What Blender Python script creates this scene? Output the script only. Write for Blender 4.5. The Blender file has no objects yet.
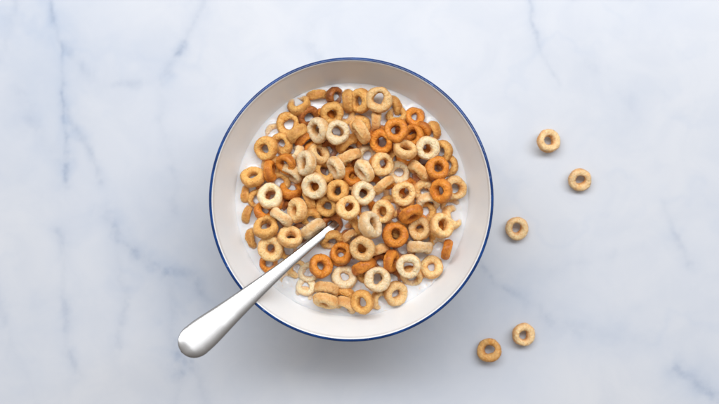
import bpy, math, random
import numpy as np
from mathutils import Vector, Matrix, noise
random.seed(7)
rng = np.random.default_rng(11)
scene = bpy.context.scene
COL = scene.collection

# ------------------------------------------------------------------ camera geometry
RIM_Z = 0.058; MILK_Z = 0.0385; CAM_H = 0.47
S_RIM = 0.07/142.5                     # metres per photo pixel at the rim
CAM_Z = RIM_Z + CAM_H
K = S_RIM/CAM_H
CX, CY = 359.5, 202.0
def mpp(z): return K*(CAM_Z-z)
def P(px, py, z):
    m = mpp(z); return Vector(((px-CX)*m, (CY-py)*m, z))

# ------------------------------------------------------------------ helpers
def link(o, parent=None):
    COL.objects.link(o)
    if parent: o.parent = parent
    return o
def tag(o, label=None, cat=None, group=None, kind=None):
    if label: o['label'] = label
    if cat: o['category'] = cat
    if group: o['group'] = group
    if kind: o['kind'] = kind
def mesh_np(name, V, F, smooth=True):
    me = bpy.data.meshes.new(name)
    V = np.asarray(V, dtype=np.float32); F = np.asarray(F, dtype=np.int32)
    me.vertices.add(len(V)); me.vertices.foreach_set('co', V.ravel())
    n = F.shape[1]
    me.loops.add(F.size); me.loops.foreach_set('vertex_index', F.ravel())
    me.polygons.add(len(F))
    me.polygons.foreach_set('loop_start', np.arange(0, F.size, n, dtype=np.int32))
    me.polygons.foreach_set('loop_total', np.full(len(F), n, dtype=np.int32))
    me.update(calc_edges=True); me.validate()
    if smooth: me.polygons.foreach_set('use_smooth', np.ones(len(me.polygons), dtype=bool))
    return me
def grid_faces(nu, nv, wrapu, wrapv, flip=False):
    U = nu if wrapu else nu-1; Vn = nv if wrapv else nv-1
    i, j = np.meshgrid(np.arange(U), np.arange(Vn), indexing='ij')
    i2 = (i+1) % nu; j2 = (j+1) % nv
    f = np.stack([i*nv+j, i2*nv+j, i2*nv+j2, i*nv+j2], -1).reshape(-1, 4)
    return f[:, ::-1] if flip else f
class VN:                               # small numpy value noise
    def __init__(s, seed): s.t = np.random.default_rng(seed).random((256, 256))
    def __call__(s, x, y):
        xi = np.floor(x).astype(int); yi = np.floor(y).astype(int)
        fx = x-xi; fy = y-yi; fx = fx*fx*(3-2*fx); fy = fy*fy*(3-2*fy)
        a = s.t[xi % 256, yi % 256]; b = s.t[(xi+1) % 256, yi % 256]
        c = s.t[xi % 256, (yi+1) % 256]; d = s.t[(xi+1) % 256, (yi+1) % 256]
        return (a*(1-fx)+b*fx)*(1-fy)+(c*(1-fx)+d*fx)*fy
    def fbm(s, x, y, o=4):
        r = 0; a = 0.5; t = 0
        for k in range(o):
            r = r+a*s(x*2**k+17.3*k, y*2**k+9.1*k); t += a; a *= 0.5
        return r/t

# ------------------------------------------------------------------ node helpers
def new_mat(name):
    m = bpy.data.materials.new(name); m.use_nodes = True
    nt = m.node_tree; nt.nodes.clear()
    out = nt.nodes.new('ShaderNodeOutputMaterial'); b = nt.nodes.new('ShaderNodeBsdfPrincipled')
    nt.links.new(b.outputs[0], out.inputs[0]); return m, nt, b
def nz(nt, vec, scale, detail=3, rough=0.5, dist=0):
    n = nt.nodes.new('ShaderNodeTexNoise'); n.inputs['Scale'].default_value = scale
    n.inputs['Detail'].default_value = detail; n.inputs['Roughness'].default_value = rough
    n.inputs['Distortion'].default_value = dist
    nt.links.new(vec, n.inputs['Vector']); return n.outputs['Fac']
def rmp(nt, src, a, b, c=0., d=1., smooth=True):
    n = nt.nodes.new('ShaderNodeMapRange'); n.inputs[1].default_value = a; n.inputs[2].default_value = b
    n.inputs[3].default_value = c; n.inputs[4].default_value = d
    if smooth: n.interpolation_type = 'SMOOTHSTEP'
    nt.links.new(src, n.inputs[0]); return n.outputs[0]
def mth(nt, op, a, b=None):
    n = nt.nodes.new('ShaderNodeMath'); n.operation = op
    for i, v in enumerate((a, b)):
        if v is None: continue
        if isinstance(v, (int, float)): n.inputs[i].default_value = v
        else: nt.links.new(v, n.inputs[i])
    return n.outputs[0]
def mix(nt, fac, a, b, mode='MIX'):
    n = nt.nodes.new('ShaderNodeMix'); n.data_type = 'RGBA'; n.blend_type = mode
    for i, v in ((0, fac), (6, a), (7, b)):
        if isinstance(v, (int, float)): n.inputs[i].default_value = v
        elif isinstance(v, tuple): n.inputs[i].default_value = (*v, 1)
        else: nt.links.new(v, n.inputs[i])
    return n.outputs[2]
def coord(nt, kind='Object'):
    return nt.nodes.new('ShaderNodeTexCoord').outputs[kind]
def vmul(nt, v, s):
    n = nt.nodes.new('ShaderNodeVectorMath'); n.operation = 'MULTIPLY'; n.inputs[1].default_value = s
    nt.links.new(v, n.inputs[0]); return n.outputs[0]
def bump(nt, h, strength, dist, b, normal=None):
    n = nt.nodes.new('ShaderNodeBump'); n.inputs['Strength'].default_value = strength
    n.inputs['Distance'].default_value = dist; nt.links.new(h, n.inputs['Height'])
    if normal: nt.links.new(normal, n.inputs['Normal'])
    if b: nt.links.new(n.outputs[0], b.inputs['Normal'])
    return n.outputs[0]

# ------------------------------------------------------------------ materials
def mat_marble():
    m, nt, b = new_mat('marble')
    c = coord(nt)
    at = nt.nodes.new('ShaderNodeAttribute'); at.attribute_name = 'vein'
    ab = nt.nodes.new('ShaderNodeAttribute'); ab.attribute_name = 'cloud'
    fine = nz(nt, c, 260, 4, 0.6, 0.4); mid = nz(nt, c, 34, 5, 0.6, 0.8); big = nz(nt, c, 7, 3, 0.5, 0.5)
    v = mth(nt, 'MULTIPLY', at.outputs['Fac'], rmp(nt, fine, 0.3, 0.65, 0.6, 1.15))
    base = mix(nt, rmp(nt, mid, 0.3, 0.7), (0.570, 0.603, 0.665), (0.612, 0.638, 0.688))
    base = mix(nt, rmp(nt, big, 0.35, 0.65, 0, 0.25), base, (0.50, 0.56, 0.67))
    base = mix(nt, mth(nt, 'MULTIPLY', ab.outputs['Fac'], 0.75), base, (0.38, 0.465, 0.61))
    base = mix(nt, v, base, (0.20, 0.26, 0.38))
    nt.links.new(base, b.inputs['Base Color'])
    b.inputs['Roughness'].default_value = 0.32
    b.inputs['Specular IOR Level'].default_value = 0.4
    return m
def mat_enamel():
    m, nt, b = new_mat('white_enamel')
    c = coord(nt)
    base = mix(nt, rmp(nt, nz(nt, c, 60, 4), 0.3, 0.7), (0.735, 0.755, 0.775), (0.765, 0.78, 0.795))
    sp = rmp(nt, nz(nt, c, 900, 2), 0.77, 0.80, 0, 0.35)
    base = mix(nt, sp, base, (0.45, 0.36, 0.28))
    nt.links.new(base, b.inputs['Base Color'])
    b.inputs['Roughness'].default_value = 0.28
    bump(nt, nz(nt, c, 120, 2), 0.12, 0.0004, b)
    return m
def mat_blue():
    m, nt, b = new_mat('blue_glaze')
    c = coord(nt)
    base = mix(nt, rmp(nt, nz(nt, c, 150, 3), 0.35, 0.7), (0.002, 0.030, 0.14), (0.004, 0.052, 0.23))
    wear = rmp(nt, nz(nt, vmul(nt, c, (1, 1, 2)), 420, 3, 0.6), 0.66, 0.74, 0, 0.55)
    base = mix(nt, wear, base, (0.25, 0.35, 0.60))
    nt.links.new(base, b.inputs['Base Color'])
    b.inputs['Roughness'].default_value = 0.16
    bump(nt, nz(nt, c, 300, 2), 0.25, 0.0003, b)
    return m
def mat_milk():
    m, nt, b = new_mat('milk')
    c = coord(nt)
    base = mix(nt, rmp(nt, nz(nt, c, 90, 4, 0.6, 0.6), 0.35, 0.7), (0.73, 0.735, 0.75), (0.77, 0.775, 0.79))
    # crumbs and oat dust drifting on the milk
    d = rmp(nt, nz(nt, c, 420, 3, 0.65), 0.55, 0.72, 0, 0.5)
    d = mth(nt, 'MULTIPLY', d, rmp(nt, nz(nt, c, 45, 2), 0.48, 0.66))
    base = mix(nt, d, base, (0.72, 0.50, 0.28))
    nt.links.new(base, b.inputs['Base Color'])
    b.inputs['Roughness'].default_value = 0.25
    b.inputs['Subsurface Weight'].default_value = 0.6
    b.inputs['Subsurface Radius'].default_value = (1.0, 0.75, 0.55)
    b.inputs['Subsurface Scale'].default_value = 0.002
    bump(nt, nz(nt, c, 260, 3), 0.2, 0.0006, b)
    return m
def mat_steel():
    m, nt, b = new_mat('satin_steel')
    c = coord(nt)
    st = nz(nt, vmul(nt, c, (30, 1400, 1400)), 1, 3, 0.6)
    b.inputs['Base Color'].default_value = (.40, .40, .405, 1)
    b.inputs['Metallic'].default_value = 1
    b.inputs['Roughness'].default_value = 0.24
    bump(nt, st, 0.03, 0.00001, b)
    return m
def mat_ring(name, light, deep, speck, toast, rough, wet, milky, crust_bounce=(0.5, 0.2, 0.05)):
    """oat cereal: light body colour, deeper toasting in patches, bran specks, pores; milk film close to the milk"""
    m, nt, b = new_mat(name)
    c = coord(nt)
    oi = nt.nodes.new('ShaderNodeObjectInfo')
    add = nt.nodes.new('ShaderNodeVectorMath'); add.operation = 'ADD'
    cm = nt.nodes.new('ShaderNodeCombineXYZ')
    for i in range(3): nt.links.new(mth(nt, 'MULTIPLY', oi.outputs['Random'], 3.1+i), cm.inputs[i])
    nt.links.new(c, add.inputs[0]); nt.links.new(cm.outputs[0], add.inputs[1]); v = add.outputs[0]
    patch = nz(nt, v, 240, 4, 0.6, 0.5); grain = nz(nt, v, 900, 5, 0.75); fl = nz(nt, v, 2100, 2, 0.5)
    base = mix(nt, rmp(nt, patch, 0.5-toast, 0.72-toast*0.5), light, deep)
    base = mix(nt, rmp(nt, grain, 0.44, 0.62, 0, 0.7), base, deep)
    base = mix(nt, rmp(nt, fl, 0.63, 0.70, 0, 0.75), base, speck)
    at = nt.nodes.new('ShaderNodeAttribute'); at.attribute_name = 'crust_bounce'
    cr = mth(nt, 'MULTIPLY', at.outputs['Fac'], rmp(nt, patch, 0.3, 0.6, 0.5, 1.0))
    base = mix(nt, cr, base, crust_bounce)
    hv = nt.nodes.new('ShaderNodeHueSaturation')
    nt.links.new(rmp(nt, oi.outputs['Random'], 0, 1, 0.92, 1.12, False), hv.inputs['Value'])
    nt.links.new(base, hv.inputs['Color']); base = hv.outputs[0]
    geo = nt.nodes.new('ShaderNodeNewGeometry'); sx = nt.nodes.new('ShaderNodeSeparateXYZ')
    nt.links.new(geo.outputs['Position'], sx.inputs[0])
    if milky > 0:
        zz = mth(nt, 'ADD', sx.outputs[2], mth(nt, 'MULTIPLY', patch, -0.0022))
        film = rmp(nt, zz, MILK_Z-0.0010, MILK_Z+0.0016, milky, 0)
        base = mix(nt, film, base, (0.80, 0.76, 0.72))
    nt.links.new(base, b.inputs['Base Color'])
    b.inputs['Roughness'].default_value = rough
    b.inputs['Specular IOR Level'].default_value = 0.3
    b.inputs['Subsurface Weight'].default_value = 0.25
    b.inputs['Subsurface Radius'].default_value = (1.0, 0.6, 0.3)
    b.inputs['Subsurface Scale'].default_value = 0.0008
    b.inputs['Coat Weight'].default_value = wet; b.inputs['Coat Roughness'].default_value = 0.22
    n1 = bump(nt, grain, 1.0, 0.0009, None)
    pores = rmp(nt, nz(nt, v, 800, 2, 0.5), 0.30, 0.42)
    bump(nt, pores, 0.6, 0.0004, b, n1)
    return m
MARBLE = mat_marble(); ENAMEL = mat_enamel(); BLUE = mat_blue(); MILKM = mat_milk(); STEEL = mat_steel()
#                        light                 deep                speck              toast rough wet milky
RM = {
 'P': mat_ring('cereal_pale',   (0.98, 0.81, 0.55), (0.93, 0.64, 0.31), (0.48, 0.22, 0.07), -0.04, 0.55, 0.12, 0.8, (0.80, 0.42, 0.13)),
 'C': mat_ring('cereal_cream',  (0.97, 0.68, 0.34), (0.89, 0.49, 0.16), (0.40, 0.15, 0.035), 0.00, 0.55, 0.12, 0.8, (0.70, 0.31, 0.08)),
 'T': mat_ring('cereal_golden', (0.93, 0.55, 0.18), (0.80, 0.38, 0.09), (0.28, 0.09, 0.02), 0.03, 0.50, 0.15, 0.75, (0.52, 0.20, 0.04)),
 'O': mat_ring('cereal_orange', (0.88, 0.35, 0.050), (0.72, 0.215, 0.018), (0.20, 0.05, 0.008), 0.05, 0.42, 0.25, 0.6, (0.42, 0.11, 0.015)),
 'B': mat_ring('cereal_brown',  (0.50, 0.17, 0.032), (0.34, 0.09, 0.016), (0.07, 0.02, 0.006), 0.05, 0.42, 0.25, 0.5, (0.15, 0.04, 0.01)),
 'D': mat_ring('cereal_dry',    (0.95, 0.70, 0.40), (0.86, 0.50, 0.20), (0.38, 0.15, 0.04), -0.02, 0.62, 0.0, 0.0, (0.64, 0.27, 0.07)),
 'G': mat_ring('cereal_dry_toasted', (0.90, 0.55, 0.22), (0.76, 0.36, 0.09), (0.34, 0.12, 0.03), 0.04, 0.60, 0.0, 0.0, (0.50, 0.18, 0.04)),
}

# ------------------------------------------------------------------ marble table top
def seg_d(X, Y, a, b):
    ax, ay = a; bx, by = b; dx, dy = bx-ax, by-ay; L = dx*dx+dy*dy
    t = np.clip(((X-ax)*dx+(Y-ay)*dy)/L, 0, 1)
    return np.hypot(X-ax-t*dx, Y-ay-t*dy)
def axis(fine, step, far, cstep):
    c = np.arange(fine+cstep, far, cstep)
    return np.concatenate([-c[::-1], np.arange(-fine, fine+step/2, step), c])
xs = axis(0.222, 0.0006, 0.62, 0.004); ys = axis(0.132, 0.0006, 0.46, 0.004)
Xw, Yw = np.meshgrid(xs, ys, indexing='ij')
mt = mpp(0.0)
PX = Xw/mt+CX; PY = CY-Yw/mt                     # photo-pixel units, on the stone
n1, n2, n3, n4 = VN(1), VN(2), VN(3), VN(4)
WX = PX+16*(n1.fbm(PX/42, PY/42, 5)-.5)+3*(n3.fbm(PX/7, PY/7, 2)-.5)
WY = PY+16*(n2.fbm(PX/42, PY/42, 5)-.5)+3*(n4.fbm(PX/7, PY/7, 2)-.5)
VEINS = [  # points, width, strength
 ([(44, -30), (50, 25), (60, 45), (62, 75), (62, 105), (68, 130), (68, 185)], 1.6, .42),
 ([(65, 105), (80, 130), (95, 155), (103, 182)], 2.4, .22),
 ([(212, -20), (203, 8), (195, 22), (183, 45), (165, 73)], 2.6, .46),
 ([(165, 73), (158, 90), (165, 130), (175, 180), (172, 215)], 2.5, .14),
 ([(62, 45), (78, 62), (105, 84), (160, 80)], 3.0, .16),
 ([(16, 95), (40, 135), (66, 160)], 5, .13),
 ([(105, 215), (118, 245), (135, 257), (165, 268), (173, 305), (178, 350), (200, 370), (213, 420)], 3.2, .34),
 ([(165, 266), (192, 276), (207, 302)], 3, .22),
 ([(110, 228), (125, 300), (122, 345)], 2.5, .17),
 ([(60, 230), (63, 300), (70, 350), (84, 374)], 2.6, .22),
 ([(180, 350), (178, 385), (170, 420)], 3, .28),
 ([(525, -20), (535, 22), (545, 55), (561, 84)], 1.5, .28),
 ([(312, 25), (308, 40), (318, 55), (320, 90)], 3, .16),
 ([(478, 262), (497, 282), (525, 300)], 2.2, .30),
 ([(525, 300), (560, 328), (600, 332), (650, 340)], 4, .17),
 ([(664, 200), (676, 232), (690, 268)], 2.2, .19),
 ([(676, 368), (696, 384), (722, 404), (760, 430)], 3.4, .32),
 ([(590, 60), (625, 90), (640, 130)], 5, .09),
 ([(640, 250), (600, 262), (560, 270)], 4, .08),
 ([(0, 60), (12, 30), (14, -10)], 3, .16),
 ([(570, 0), (600, -4), (650, 4)], 2.5, .12),
 ([(-80, 60), (-40, 180), (0, 300), (40, 430)], 3, .12),
 ([(800, -40), (770, 120), (820, 300), (790, 480)], 3, .3),
 ([(-300, 100), (-150, 240), (-60, 330), (60, 520)], 4, .35),
 ([(300, 520), (520, 470), (700, 560)], 4, .35), ([(100, -160), (400, -90), (700, -200)], 4, .35),
]
vein = np.zeros_like(PX); cloud = np.zeros_like(PX)
mod = np.clip((n3.fbm(PX/17+5, PY/17, 5)-.34)*3.0, .30, 1.0)
for pts, w, s in VEINS:
    d = np.full_like(PX, 1e9)
    for a, b in zip(pts[:-1], pts[1:]): d = np.minimum(d, seg_d(WX, WY, a, b))
    vein = np.maximum(vein, s*(.62*np.exp(-(d/(w*1.5))**2)+.38*np.exp(-(d/(w*2.8))**1.5))*mod)
    cloud += s*1.1*np.exp(-(d/(w*4.5))**1.3)*np.clip(mod, .4, 1.2)
CL = [(30, 20, 60, 40, .5), (40, 120, 40, 70, .35), (25, 330, 60, 60, .25), (185, 290, 60, 55, .38), (170, 220, 70, 60, .22), (500, 290, 70, 40, .28), (610, 335, 70, 25, .25),
      (620, 110, 60, 45, .16), (700, 385, 45, 30, .3), (120, 60, 60, 40, .18), (540, 40, 40, 60, .08), (470, 330, 60, 60, .15)]
for x, y, rx, ry, s in CL:
    cloud += s*np.exp(-((WX-x)/rx)**2-((WY-y)/ry)**2)*(0.25+1.3*n1.fbm(PX/22, PY/22, 5))
rid = np.abs(n2.fbm(PX/95+3, PY/95+8, 5)-.5)
cloud += .16*np.exp(-(rid/.03)**2)*np.clip((n4.fbm(PX/70, PY/70, 3)-.35)*4, 0, 1)
cloud = np.clip(cloud*1.05, 0, 1)
V = np.stack([Xw, Yw, np.zeros_like(Xw)], -1)
# skirt: the outermost rows fold down to make the slab edge
V[0, :, 2] = V[-1, :, 2] = -0.03; V[:, 0, 2] = V[:, -1, 2] = -0.03
V[0, :, 0] = V[1, :, 0]; V[-1, :, 0] = V[-2, :, 0]; V[:, 0, 1] = V[:, 1, 1]; V[:, -1, 1] = V[:, -2, 1]
me = mesh_np('marble_surface', V.reshape(-1, 3), grid_faces(len(xs), len(ys), False, False), smooth=False)
for nm, arr in (('vein', vein), ('cloud', cloud)):
    a = me.attributes.new(nm, 'FLOAT', 'POINT'); a.data.foreach_set('value', arr.astype(np.float32).ravel())
me.materials.append(MARBLE)
tb = link(bpy.data.objects.new('marble_surface', me)); tag(tb, kind='structure')

# ------------------------------------------------------------------ bowl
BC = P(351.2, 199.6, RIM_Z)
bowl = link(bpy.data.objects.new('cereal_bowl', None)); bowl.location = (BC.x, BC.y, 0)
tag(bowl, 'white enamel bowl with thin blue rim, full of cereal rings and milk', 'bowl')
def lathe(name, prof, mat, n=256, wob=0.0):
    prof = np.array(prof); a = np.linspace(0, 2*math.pi, n, endpoint=False)
    w = 1+wob*(np.sin(2*a+.6)+.5*np.sin(3*a+2)+.25*np.sin(5*a))
    V = np.zeros((n, len(prof), 3))
    V[..., 0] = np.outer(np.cos(a)*w, prof[:, 0]); V[..., 1] = np.outer(np.sin(a)*w, prof[:, 0]); V[..., 2] = prof[:, 1]
    me = mesh_np(name, V.reshape(-1, 3), grid_faces(n, len(prof), True, False))
    me.materials.append(mat); return link(bpy.data.objects.new(name, me), bowl)
R = 0.0700
def inner_r(z):                         # inside radius of the bowl at height z
    t = (z-0.007)/(RIM_Z-0.007); t = min(max(t, 0), 1)
    return 0.030+(R-0.0016-0.030)*math.sin(t*math.pi/2)**0.75 if t > 0 else 0.03
inner = [(0.0001, .0068), (.012, .0068), (.022, .0069), (.028, .0071)]
Z0, Z1 = .0075, RIM_Z-.0016
def wall_r(z):                          # simple deep curve from foot to rim
    t = max(0, (z-Z0)/(Z1-Z0)); return .030+(R-.0019-.030)*t**.58
for t in np.linspace(0.01, 1, 34): inner.append((wall_r(Z0+(Z1-Z0)*t), Z0+(Z1-Z0)*t))
body = list(inner)
lip_c = (R-.0011, RIM_Z-.0012)
for a in np.linspace(math.radians(200), math.radians(90), 8)[1:]:
    body.append((lip_c[0]+.0009*math.cos(a), lip_c[1]+.0010*math.sin(a)))
for a in np.linspace(math.radians(60), math.radians(-40), 6): body.append((lip_c[0]+.0008*math.cos(a), lip_c[1]+.0009*math.sin(a)))
for t in np.linspace(.97, .02, 24): z = Z0+(Z1-Z0)*t; body.append((wall_r(z)+.0020-.0008*t, z-.0018))
body += [(.031, .0035), (.0305, .0005), (.0295, .0001), (.0285, .0006), (.0280, .003), (.0001, .0032)]
bd = lathe('body', body, ENAMEL, wob=.0012)
rim = []
for a in np.linspace(math.radians(105), math.radians(-58), 14):
    rim.append((lip_c[0]+.00118*math.cos(a), lip_c[1]+.00125*math.sin(a)))
rb = lathe('rim', rim, BLUE, n=360, wob=.0012); rb['label'] = 'thin blue glazed rim line'

# ------------------------------------------------------------------ cereal rings
# px, py, diameter px, tilt, long-axis angle (deg, counter-clockwise in the photo), colour, level, [note]
RINGS = [
 (299,105,25,-50,25,'T',1),(288.4,124.5,25,6,0,'T',1),(309,117,24,28,60,'B',1),(297.3,134,24,66,38,'T',2),(304.5,139,22,70,38,'O',1),
 (266,148.5,25,-24,100,'T',2),(274,133,20,35,20,'C',0),(282,144,24,-35,120,'T',1),(296,154,22,-60,60,'P',1),(286,164,22,-42,130,'O',3),
 (270,171,23,62,95,'O',2),(253,177,25,-44,5,'T',2),(246,194,19,75,88,'T',0),(248.5,214.5,21,62,75,'T',0),(270,196,26,-14,0,'P',4),
 (264.5,212,22,50,140,'O',1),(281.5,217,25,68,-35,'P',3),(292,173.5,25,58,-30,'P',2),(291,190,24,-50,-8,'O',1),(296.8,210,25.5,-52,88,'C',3),
 (311,217,23,45,10,'T',1),(314.5,186,27,26,-62,'P',4),(309,201,23,68,-70,'T',1),(337.3,190.8,24,-22,50,'O',3,'T2'),(327,206,23,-18,120,'T',2),
 (347.8,207.8,25,16,150,'T',4,'C2'),(363.3,193.2,24.5,22,95,'P',3),(352.5,187,20,70,10,'C',1),(370.3,225,28.5,-52,-70,'P',4),(366,209,22,40,20,'O',0),
 (382.8,211.8,24.5,-30,95,'C',3),(403.6,193.8,25,12,20,'C',3),(383,185,25,72,38,'C',2),(398.4,172.5,24,12,0,'P',1),(411,214,26,60,24,'O',4),
 (395.2,235,26.5,16,110,'O',3),(419.5,229,24,-20,60,'C',2),(424,191,24,22,5,'C',1),(441.3,190.8,25,-38,98,'O',4),(454.5,188,25,22,75,'C',2),
 (428,203,25,52,3,'P',1),(450,206,22,50,20,'T',0),(441.8,225.8,26,-32,-65,'C',3),(451.5,217.5,25,-48,-65,'C',1),(447,249.5,21.5,66,75,'O',2),
 (420,247.3,27,70,-3,'P',2),(437,245,21,40,30,'P',0),(408.5,266,25,8,0,'P',4),(431.5,267,24,-22,20,'C',1),(411.5,276,24,38,-10,'C',1),
 (424,281,20,45,30,'T',0),(395.8,293.5,25.5,30,70,'C',3),(377.4,279.4,26.5,-6,0,'P',3),(362.4,302,24.5,-24,100,'O',3,'T2'),(380,299,23,46,60,'C',1),
 (345.5,296,25,50,-25,'T',1),(346,305.5,24,55,-25,'C',1),(344.3,277.5,25.5,-22,0,'P',1),(325.5,301,26,56,-15,'C',3),(327,289.5,26,58,-14,'C',1),
 (304,295,21,40,-20,'C',0),(306,286,21,-30,40,'P',0),(321,266,25,-28,-60,'O',2),(287.6,279.5,18,30,40,'C',0),(296.5,268.5,20,40,50,'C',0),
 (309,272,22,-25,60,'P',0),(341.7,253.4,23.5,-30,60,'O',2),(332,240,25,48,8,'T',1),(362.5,248.5,26,8,0,'C',4),(356.5,227,22,64,-60,'T',1),
 (351,237,20,55,30,'C',1),(313.2,228.3,27,66,36,'P',3),(270.6,248.5,26.5,6,0,'C',4),(265.5,227.3,26,-42,4,'T',3),(290.2,237.2,25,-42,-12,'C',3),
 (253.5,238,22,58,100,'T',0),(287.5,249,22,45,60,'T',0),(269,263,20,40,70,'O',0),(378.5,249.5,24,72,16,'C',1),(391.5,261,24,56,82,'O',2),
 (380,262,20,40,20,'B',0),(364,266.5,26,64,26,'O',2),(351,240,24,25,100,'B',0),(425,213,24,15,0,'T',0),(425,238.5,24,25,20,'T',0),
 (332,113.5,24,18,20,'T',3),(337.5,132.4,24.8,6,60,'P',4),(318.2,130.2,26,44,-78,'P',3),(335,97,21,48,80,'B',1),(317.5,96.5,23,62,5,'T',0),
 (348.5,101.5,24,62,92,'T',1),(360.5,101,25,38,-85,'T',2),(379,100,26.8,6,0,'C',3),(393.5,106,23,55,-60,'T',0),(396.5,116,22,-30,20,'T',1),
 (376.5,121,23,72,88,'C',1),(361.2,131.5,26.5,66,-60,'C',3),(396.2,130.3,25,-12,45,'O',4),(381.3,141.5,25,-16,120,'O',3),(414.7,117.2,21,-22,-45,'B',1,'O2'),
 (412.5,136.5,24,-20,60,'O',2),(421.5,130.5,21,48,-40,'O',1),(433,131,22,58,-70,'T',0),(405,149.5,24,-44,-12,'T',4,'C2'),(427.6,148,24.8,14,45,'C',3,'P2'),
 (441.5,151.5,24,36,-70,'T',1),(437.3,168.2,25,-18,-10,'O',3),(419.5,171,26,68,-42,'C',2),(424,160.5,23,20,20,'O',0),(447,166,23,48,-75,'T',0),
 (392,157,20,60,60,'T',0),(382.2,164.4,24.5,20,100,'C',3),(367.5,156,23,36,50,'P',0),(364,171,25,56,-55,'P',3),(352,176.5,22,-34,-30,'O',2),
 (349.2,157.3,26,68,24,'T',2,'C2'),(347,143.8,26,66,36,'T',1),(336.3,168,24,58,-65,'P',3),(324.3,172.2,24,-26,-50,'O',2,'T2'),(318.5,154,24,-46,-45,'C',2),
 (306,162.8,26.5,-52,86,'P',4),(328.5,150,22,40,40,'B',0),(299,170,20,40,60,'O',0),(257,199,20,45,60,'T',0),(332,224,22,30,30,'B',0),
]
# the under layer: darker soaked rings seen through the gaps of the heap
frng = random.Random(21); low = [(q[0], q[1]) for q in RINGS if q[6] <= 1]
GAPS = [(399,172,15),(412,177,10),(345,272,16),(300,287,16),(357,113,12),(437,243,12),(394,216,10),(318,280,14),(408,223,9),(372,153,10),(300,262,16)]
tries = 0
while tries < 4000:
    tries += 1
    x = frng.uniform(258, 446); y = frng.uniform(108, 300)
    if math.hypot((x-352)/92, (y-203)/96) > 1: continue
    if any(math.hypot(x-a, y-b) < c for a, b, c in GAPS): continue
    if y > 205+(330-x)*.8+8 and x < 330: continue
    if any(math.hypot(x-a, y-b) < (13.0 if y < 225 else 17) for a, b in low): continue #
    low.append((x, y))
    RINGS.append((x, y, frng.uniform(22.5, 25), frng.uniform(-35, 35), frng.uniform(0, 180), frng.choice('OOTBOTO'), -1))
print('rings in bowl', len(RINGS))
ZB = {-1: -.0008, 0: -.0009, 1: .0001, 2: .0012, 3: .0026, 4: .0038}
ZCAP = {-1: .0, 0: .0006, 1: .0018, 2: .0045, 3: .0078, 4: .0105}
RA, RB_ = .168, .212                    # cross-section half sizes as a share of the outer diameter (radial, axial)
TH = np.linspace(0, 2*math.pi, 28, endpoint=False)
def rot_of(tilt, ang, spin):
    ax = Vector((math.cos(math.radians(ang)), math.sin(math.radians(ang)), 0))
    return Matrix.Rotation(math.radians(tilt), 3, ax) @ Matrix.Rotation(spin, 3, 'Z')
def circ(c, Rm, Dm):
    r = Dm*(.5-RA)
    pts = np.stack([np.cos(TH)*r, np.sin(TH)*r, 0*TH], -1)
    return pts @ np.array(Rm).T+np.array(c)
order = sorted(range(len(RINGS)), key=lambda i: (RINGS[i][6], i))
placed = []; solved = {}
for i in order:
    px, py, D, tilt, ang, col, lev = RINGS[i][:7]
    lrng = random.Random(i*31+5)
    if lev == 0 and abs(tilt) < 52: tilt *= .45
    if abs(tilt) >= 62: tilt = math.copysign(80+(abs(tilt)-62)*.6, tilt)
    elif abs(tilt) >= 54: tilt *= 1.16
    Rm = rot_of(tilt, ang, lrng.uniform(0, 6.28))
    z = MILK_Z+ZB[lev]
    while True:
        Dm = D*mpp(z); c = P(px, py, z); C = circ(c, Rm, Dm); ok = True
        for (C2, D2) in placed:
            if np.linalg.norm(C2.mean(0)-C.mean(0)) > (Dm+D2)/2: continue
            dd = np.linalg.norm(C[:, None]-C2[None], axis=-1).min()
            if dd < .33*(Dm+D2)/2: ok = False; break
        if ok or z >= MILK_Z+ZCAP[lev]: break
        z += .0003
    placed.append((C, Dm)); solved[i] = (c, Rm, Dm, z)

def ring_mesh(name, Dm, seed, nu=72, nv=32, rough=1.0):
    r = random.Random(seed)
    u = np.linspace(0, 2*math.pi, nu, endpoint=False)[:, None]; v = np.linspace(0, 2*math.pi, nv, endpoint=False)[None, :]
    def harm(a, ks):
        s = 0
        for k in ks: s = s+a/k*r.uniform(.3, 1)*np.cos(k*u+r.uniform(0, 6.28))
        return s
    Ro = Dm/2*(1+harm(.065, (2, 3, 5)))
    hole = Dm*r.uniform(.150, .198)*(1+harm(.28, (1, 2, 3)))
    a = (Ro-hole)/2; Rc = (Ro+hole)/2
    b = Dm*RB_*r.uniform(.88, 1.04)*(1+harm(.10, (1, 2, 4)))
    e = .86
    cv, sv = np.cos(v), np.sin(v)
    cx = np.sign(cv)*np.abs(cv)**e; sz = np.sign(sv)*np.abs(sv)**.92
    rad = Rc+a*cx; z = b*sz
    X = rad*np.cos(u); Y = rad*np.sin(u); Z = z+0*u
    Pn = np.stack([X, Y, Z], -1).reshape(-1, 3)
    N = np.stack([cx*np.cos(u), cx*np.sin(u), sz+0*u], -1).reshape(-1, 3)
    N /= np.linalg.norm(N, axis=1)[:, None]+1e-9
    off = Vector((r.uniform(0, 50), r.uniform(0, 50), r.uniform(0, 50)))
    q = Pn/Dm
    h = np.array([noise.noise(Vector(p)*3.6+off)*.030+noise.noise(Vector(p)*9+off)*.017+noise.noise(Vector(p)*24+off)*.010-max(0, noise.noise(Vector(p)*15-off)-.2)*.065 for p in q])
    Pn = Pn+N*(h*Dm*rough)[:, None]
    me = mesh_np(name, Pn, grid_faces(nu, nv, True, True))
    cr = np.broadcast_to(np.clip(1.25-np.abs(sv)*1.35, 0, 1)*np.where(cv < 0, 1.0, .75), (nu, nv))  # toasted crust on sides and hole, with the hole's warm bounced light painted in
    at = me.attributes.new('crust_bounce', 'FLOAT', 'POINT'); at.data.foreach_set('value', cr.astype(np.float32).ravel())
    return me

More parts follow.
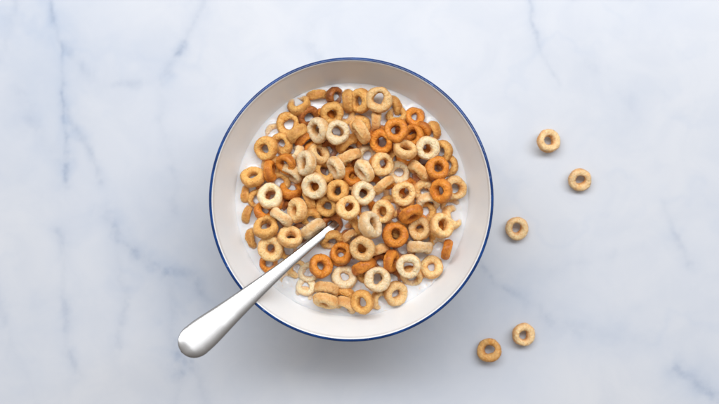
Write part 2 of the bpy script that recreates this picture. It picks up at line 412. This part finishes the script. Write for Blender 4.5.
# ------- labels: colour, pose, clock position seen from the middle of the bowl, distance from it
CN = {'P': 'pale cream', 'C': 'light beige', 'T': 'golden tan', 'O': 'toasted orange', 'B': 'reddish brown'}
HOURS = ['twelve', 'one', 'two', 'three', 'four', 'five', 'six', 'seven', 'eight', 'nine', 'ten', 'eleven']
def describe(i):
    px, py, D, tilt, ang, col, lev = RINGS[i][:7]
    dx, dy = px-351, 201-py; r = math.hypot(dx, dy)
    t = abs(tilt)
    a = ang % 180
    lean = 'upright' if 67 < a < 113 else 'sideways' if (a < 23 or a > 157) else 'rising right' if a <= 67 else 'falling right'
    if lev == -1: pose = 'half hidden under others'
    elif lev == 0: pose = 'mostly sunk in the milk'
    elif t < 20: pose = 'lying flat' if lev >= 3 else 'lying low in the milk' if lev == 1 else 'lying level'
    elif t < 55: pose = 'tipped ' + {'upright': 'sideways', 'sideways': 'up or down', 'rising right': 'rising right', 'falling right': 'falling right'}[lean]
    else: pose = 'edge-on, ' + {'upright': 'upright', 'sideways': 'level', 'rising right': 'rising right', 'falling right': 'falling right'}[lean]
    h = HOURS[int(round(math.degrees(math.atan2(dx, dy))/30)) % 12]
    zone = 'near centre' if r < 34 else 'midway out' if r < 70 else 'far out' if r < 94 else 'at heap\'s edge'
    return f'{CN[col]} ring {pose}, {zone} at {h} o\'clock'
LAB = {}
for i in range(len(RINGS)): LAB.setdefault(describe(i), []).append(i)
final = {}
for k, ids in LAB.items():
    if len(ids) == 1: final[ids[0]] = k; continue
    ids.sort(key=lambda j: math.hypot(RINGS[j][0]-351, RINGS[j][1]-201))
    names = ['inner one', 'outer one'] if len(ids) == 2 else ['innermost', 'middle one', 'outermost'] if len(ids) == 3 else ['innermost', 'second outward', 'third outward', 'outermost', 'fifth']
    print('DUP', k, [(RINGS[j][0], RINGS[j][1]) for j in ids])
    for j, nm in zip(ids, names): final[j] = k+', '+nm
print('longest label', max(len(x.split()) for x in final.values()), 'unique', len(set(final.values())) == len(RINGS))

VARM = {'C2': 'C', 'T2': 'T', 'P2': 'P', 'O2': 'O'}
ring_pts = []
for i, rg in enumerate(RINGS):
    c, Rm, Dm, z = solved[i]; col = rg[5]
    mcol = VARM[rg[7]] if len(rg) > 7 else col
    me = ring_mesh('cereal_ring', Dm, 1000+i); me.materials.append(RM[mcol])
    o = link(bpy.data.objects.new('cereal_ring', me))
    o.matrix_world = Matrix.Translation(c) @ Rm.to_4x4()
    lab = final[i]
    if len(rg) > 7: lab = lab.replace(CN[col], {'C2': 'yellowish beige', 'T2': 'light orange tan', 'P2': 'pinkish pale', 'O2': 'chestnut'}[rg[7]])
    tag(o, lab, 'cereal ring', 'cereal rings in the bowl of milk')
    ring_pts.append((circ(c, Rm, Dm), Dm))
# the five dry rings on the stone
LOOSE = [(548.5,141,25,22,100,'dry cereal ring on the marble farthest up and nearest the top edge'),
         (579.8,180,24,14,10,'dry cereal ring farthest right on the marble'),
         (517,228.5,24,12,0,'dry cereal ring on the marble nearest the blue rim, pale with round hole'),
         (523.8,334.5,24,12,60,'dry cereal ring at lower right with tiny hole, right one of the close pair'),
         (489.2,350.3,25,-24,70,'deeper golden dry cereal ring with wide hole, left one of the close pair')]
for i, (px, py, D, tilt, ang, lab) in enumerate(LOOSE):
    z = .0030; Dm = D*.97*mpp(z)
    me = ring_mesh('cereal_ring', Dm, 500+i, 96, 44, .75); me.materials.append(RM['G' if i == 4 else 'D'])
    o = link(bpy.data.objects.new('cereal_ring', me))
    Rm = rot_of(tilt, ang, i*1.3); M = Rm
    co = np.array([v.co for v in me.vertices]) @ np.array(Rm).T
    zc = -co[:, 2].min()-.0001
    o.matrix_world = Matrix.Translation(P(px, py, zc)) @ Rm.to_4x4()
    tag(o, lab, 'cereal ring', 'loose cereal rings on the marble')

# ------------------------------------------------------------------ milk
rm = wall_r(MILK_Z)+.0004
na, nr = 420, 190
a = np.linspace(0, 2*math.pi, na, endpoint=False)[:, None]; rr = np.linspace(.0002, 1, nr)[None, :]*rm
MX = (np.cos(a)*rr+BC.x).ravel(); MY = (np.sin(a)*rr+BC.y).ravel()
H = np.zeros(MX.size)
allp = []
for C, Dm in ring_pts:
    k = np.abs(C[:, 2]-MILK_Z) < Dm*.2
    for p in C[k]: allp.append((p[0], p[1], math.sqrt(max(0, (Dm*.2)**2-(p[2]-MILK_Z)**2))))
allp = np.array(allp)
for s in range(0, MX.size, 4000):
    dx = MX[s:s+4000, None]-allp[None, :, 0]; dy = MY[s:s+4000, None]-allp[None, :, 1]
    d = np.maximum(np.hypot(dx, dy)-allp[None, :, 2], 0).min(1)
    H[s:s+4000] = .0006*np.exp(-d/.0008)
H += .00015*np.exp(-(rm-np.broadcast_to(rr, (na, nr)).ravel())/.0007)
V = np.stack([MX-BC.x, MY-BC.y, MILK_Z+.0004+H], -1)
me = mesh_np('milk', V, grid_faces(na, nr, True, False)); me.materials.append(MILKM)
mk = link(bpy.data.objects.new('milk', me)); mk.location = (BC.x, BC.y, 0)
tag(mk, 'white milk pooled in the bowl between the cereal rings', 'milk', kind='stuff')

# ------------------------------------------------------------------ spoon
d2 = np.array([.768, -.640]); e0 = np.array([193.5, 342.2])
prof = [(-15.6, .6), (-15.0, 4.6), (-13.4, 8.2), (-10.8, 11.4), (-7, 14.1), (-2, 16.0), (4, 16.8), (12, 16.7), (20, 16.0), (30, 14.8), (40, 13.5), (50, 12.3), (60, 11.2), (70, 10.2), (80, 9.2), (90, 8.3), (100, 7.4), (110, 6.6), (120, 5.9),
        (130, 5.4), (140, 5.0), (150, 4.7), (160, 4.5), (170, 4.3), (178, 4.2), (186, 4.2), (194, 4.2), (202, 4.4), (210, 5.5), (218, 9), (228, 13), (240, 16), (254, 18), (268, 18.5), (282, 17), (292, 14), (299, 9.5), (303, 4), (304, .6)]
def spoon_z(s):
    if s <= 170: return .0730-(s+15)*(.0730-.0437)/185-.0010*math.sin((s+15)/185*math.pi)
    if s <= 205: t = (s-170)/35; return .0437-.0035*t-.011*t*t
    t = (s-205)/99; return .0292-.013*t
prof = np.array(prof)
ends = prof[0, 0]+.6*(np.linspace(0, 1, 14)**2)*10
ss = np.unique(np.concatenate([ends, np.arange(ends[-1]+1, 299, 1.5), np.linspace(299, 304, 10)]))
def hw_at(s):
    if s < 4: return 16.8*math.sqrt(max(0, 1-((4-s)/19.62)**2.15))+.25
    for k in range(len(prof)-1):
        if prof[k, 0] <= s <= prof[k+1, 0]:
            p0 = prof[max(k-1, 0)]; p1 = prof[k]; p2 = prof[k+1]; p3 = prof[min(k+2, len(prof)-1)]
            t = (s-p1[0])/(p2[0]-p1[0]); m1 = (p2[1]-p0[1])/(p2[0]-p0[0]); m2 = (p3[1]-p1[1])/(p3[0]-p1[0]); L = p2[0]-p1[0]
            return (2*t**3-3*t*t+1)*p1[1]+(t**3-2*t*t+t)*L*m1+(-2*t**3+3*t*t)*p2[1]+(t**3-t*t)*L*m2
    return .5
V = []
for s_ in ss:
    hw = max(.25, hw_at(s_)); z = spoon_z(s_); p = e0+d2*s_; c = P(p[0], p[1], z); w = hw*mpp(z)
    dz = (spoon_z(s_+2)-spoon_z(s_-2))/(4*mpp(z))
    T = Vector((d2[0], -d2[1], dz)).normalized(); Sd = Vector((T.y, -T.x, 0)).normalized(); N = Sd.cross(T).normalized()
    if N.z < 0: N = -N
    th = .0007+min(1, max(0, (s_-50)/100))*.0005
    if s_ > 205: th = .0007
    e = min(.00045, w*.4)
    dish = 0 if s_ < 205 else .007*math.sin(min(1, max(0, (s_-205)/99))*math.pi)
    top = [(x*(w-e), th) for x in np.linspace(-1, 1, 15)]
    ed = [(w-e+e*math.sin(q), th*math.cos(q)) for q in np.linspace(0, math.pi, 9)[1:-1]]
    sec = top+ed+[(-x, -y) for x, y in top]+[(-x, -y) for x, y in ed]
    ns = len(sec)
    for x, y in sec:
        q = 1-(x/max(w, 1e-6))**2
        y += .0007*min(1, w/.007)*(1-(x/max(w, 1e-6))**4) if s_ < 205 else -dish*q
        V.append(tuple(c+Sd*x+N*y))
F = grid_faces(len(ss), ns, False, True)
me = mesh_np('spoon', V, F); me.materials.append(STEEL)
sp = link(bpy.data.objects.new('spoon', me)); 
# object axes along the handle so the brushing runs lengthwise
Ms = Matrix.Translation(P(193.5, 342.2, .073)) @ Matrix.Rotation(math.atan2(.640, .768), 4, 'Z')
me.transform(Ms.inverted()); sp.matrix_world = Ms
tag(sp, 'satin steel spoon dipping into the bowl, its rounded handle over the rim', 'spoon')

# ------------------------------------------------------------------ light
w = bpy.data.worlds.new('World'); scene.world = w; w.use_nodes = True
bg = w.node_tree.nodes['Background']; bg.inputs[1].default_value = 1.04
wt = w.node_tree; wc = wt.nodes.new('ShaderNodeTexCoord'); wx = wt.nodes.new('ShaderNodeSeparateXYZ')
wt.links.new(wc.outputs['Generated'], wx.inputs[0])
wr = rmp(wt, wx.outputs[1], -.9, .9)      # the room: dim warm wall behind, bright wall beside the window
wt.links.new(mix(wt, wr, (0.24, 0.215, 0.195), (0.56, 0.53, 0.50)), bg.inputs[0])
def area(name, loc, target, sx, sy, power, col):
    l = bpy.data.lights.new(name, 'AREA'); l.shape = 'RECTANGLE'; l.size = sx; l.size_y = sy; l.energy = power; l.color = col
    o = link(bpy.data.objects.new(name, l)); o.location = loc
    o.rotation_euler = (Vector(target)-Vector(loc)).to_track_quat('-Z', 'Y').to_euler()
    return o
area('window_light', (.06, .54, .99), (.02, 0, 0), 2.2, 0.34, 18.9, (0.975, 0.985, 1.0))

# ------------------------------------------------------------------ camera
cam = bpy.data.cameras.new('camera'); co = link(bpy.data.objects.new('camera', cam))
co.location = (0, 0, CAM_Z); co.rotation_euler = (0, 0, 0)
cam.sensor_width = 36; cam.lens = 36/(2*359.5*K); cam.clip_start = .01; cam.clip_end = 20
cam.dof.use_dof = True; cam.dof.focus_distance = CAM_Z-.045; cam.dof.aperture_fstop = 7.0
scene.camera = co
scene.view_settings.view_transform = 'Standard'; scene.view_settings.look = 'None'
scene.view_settings.exposure = 0; scene.view_settings.gamma = 1
scene.render.engine = 'CYCLES'
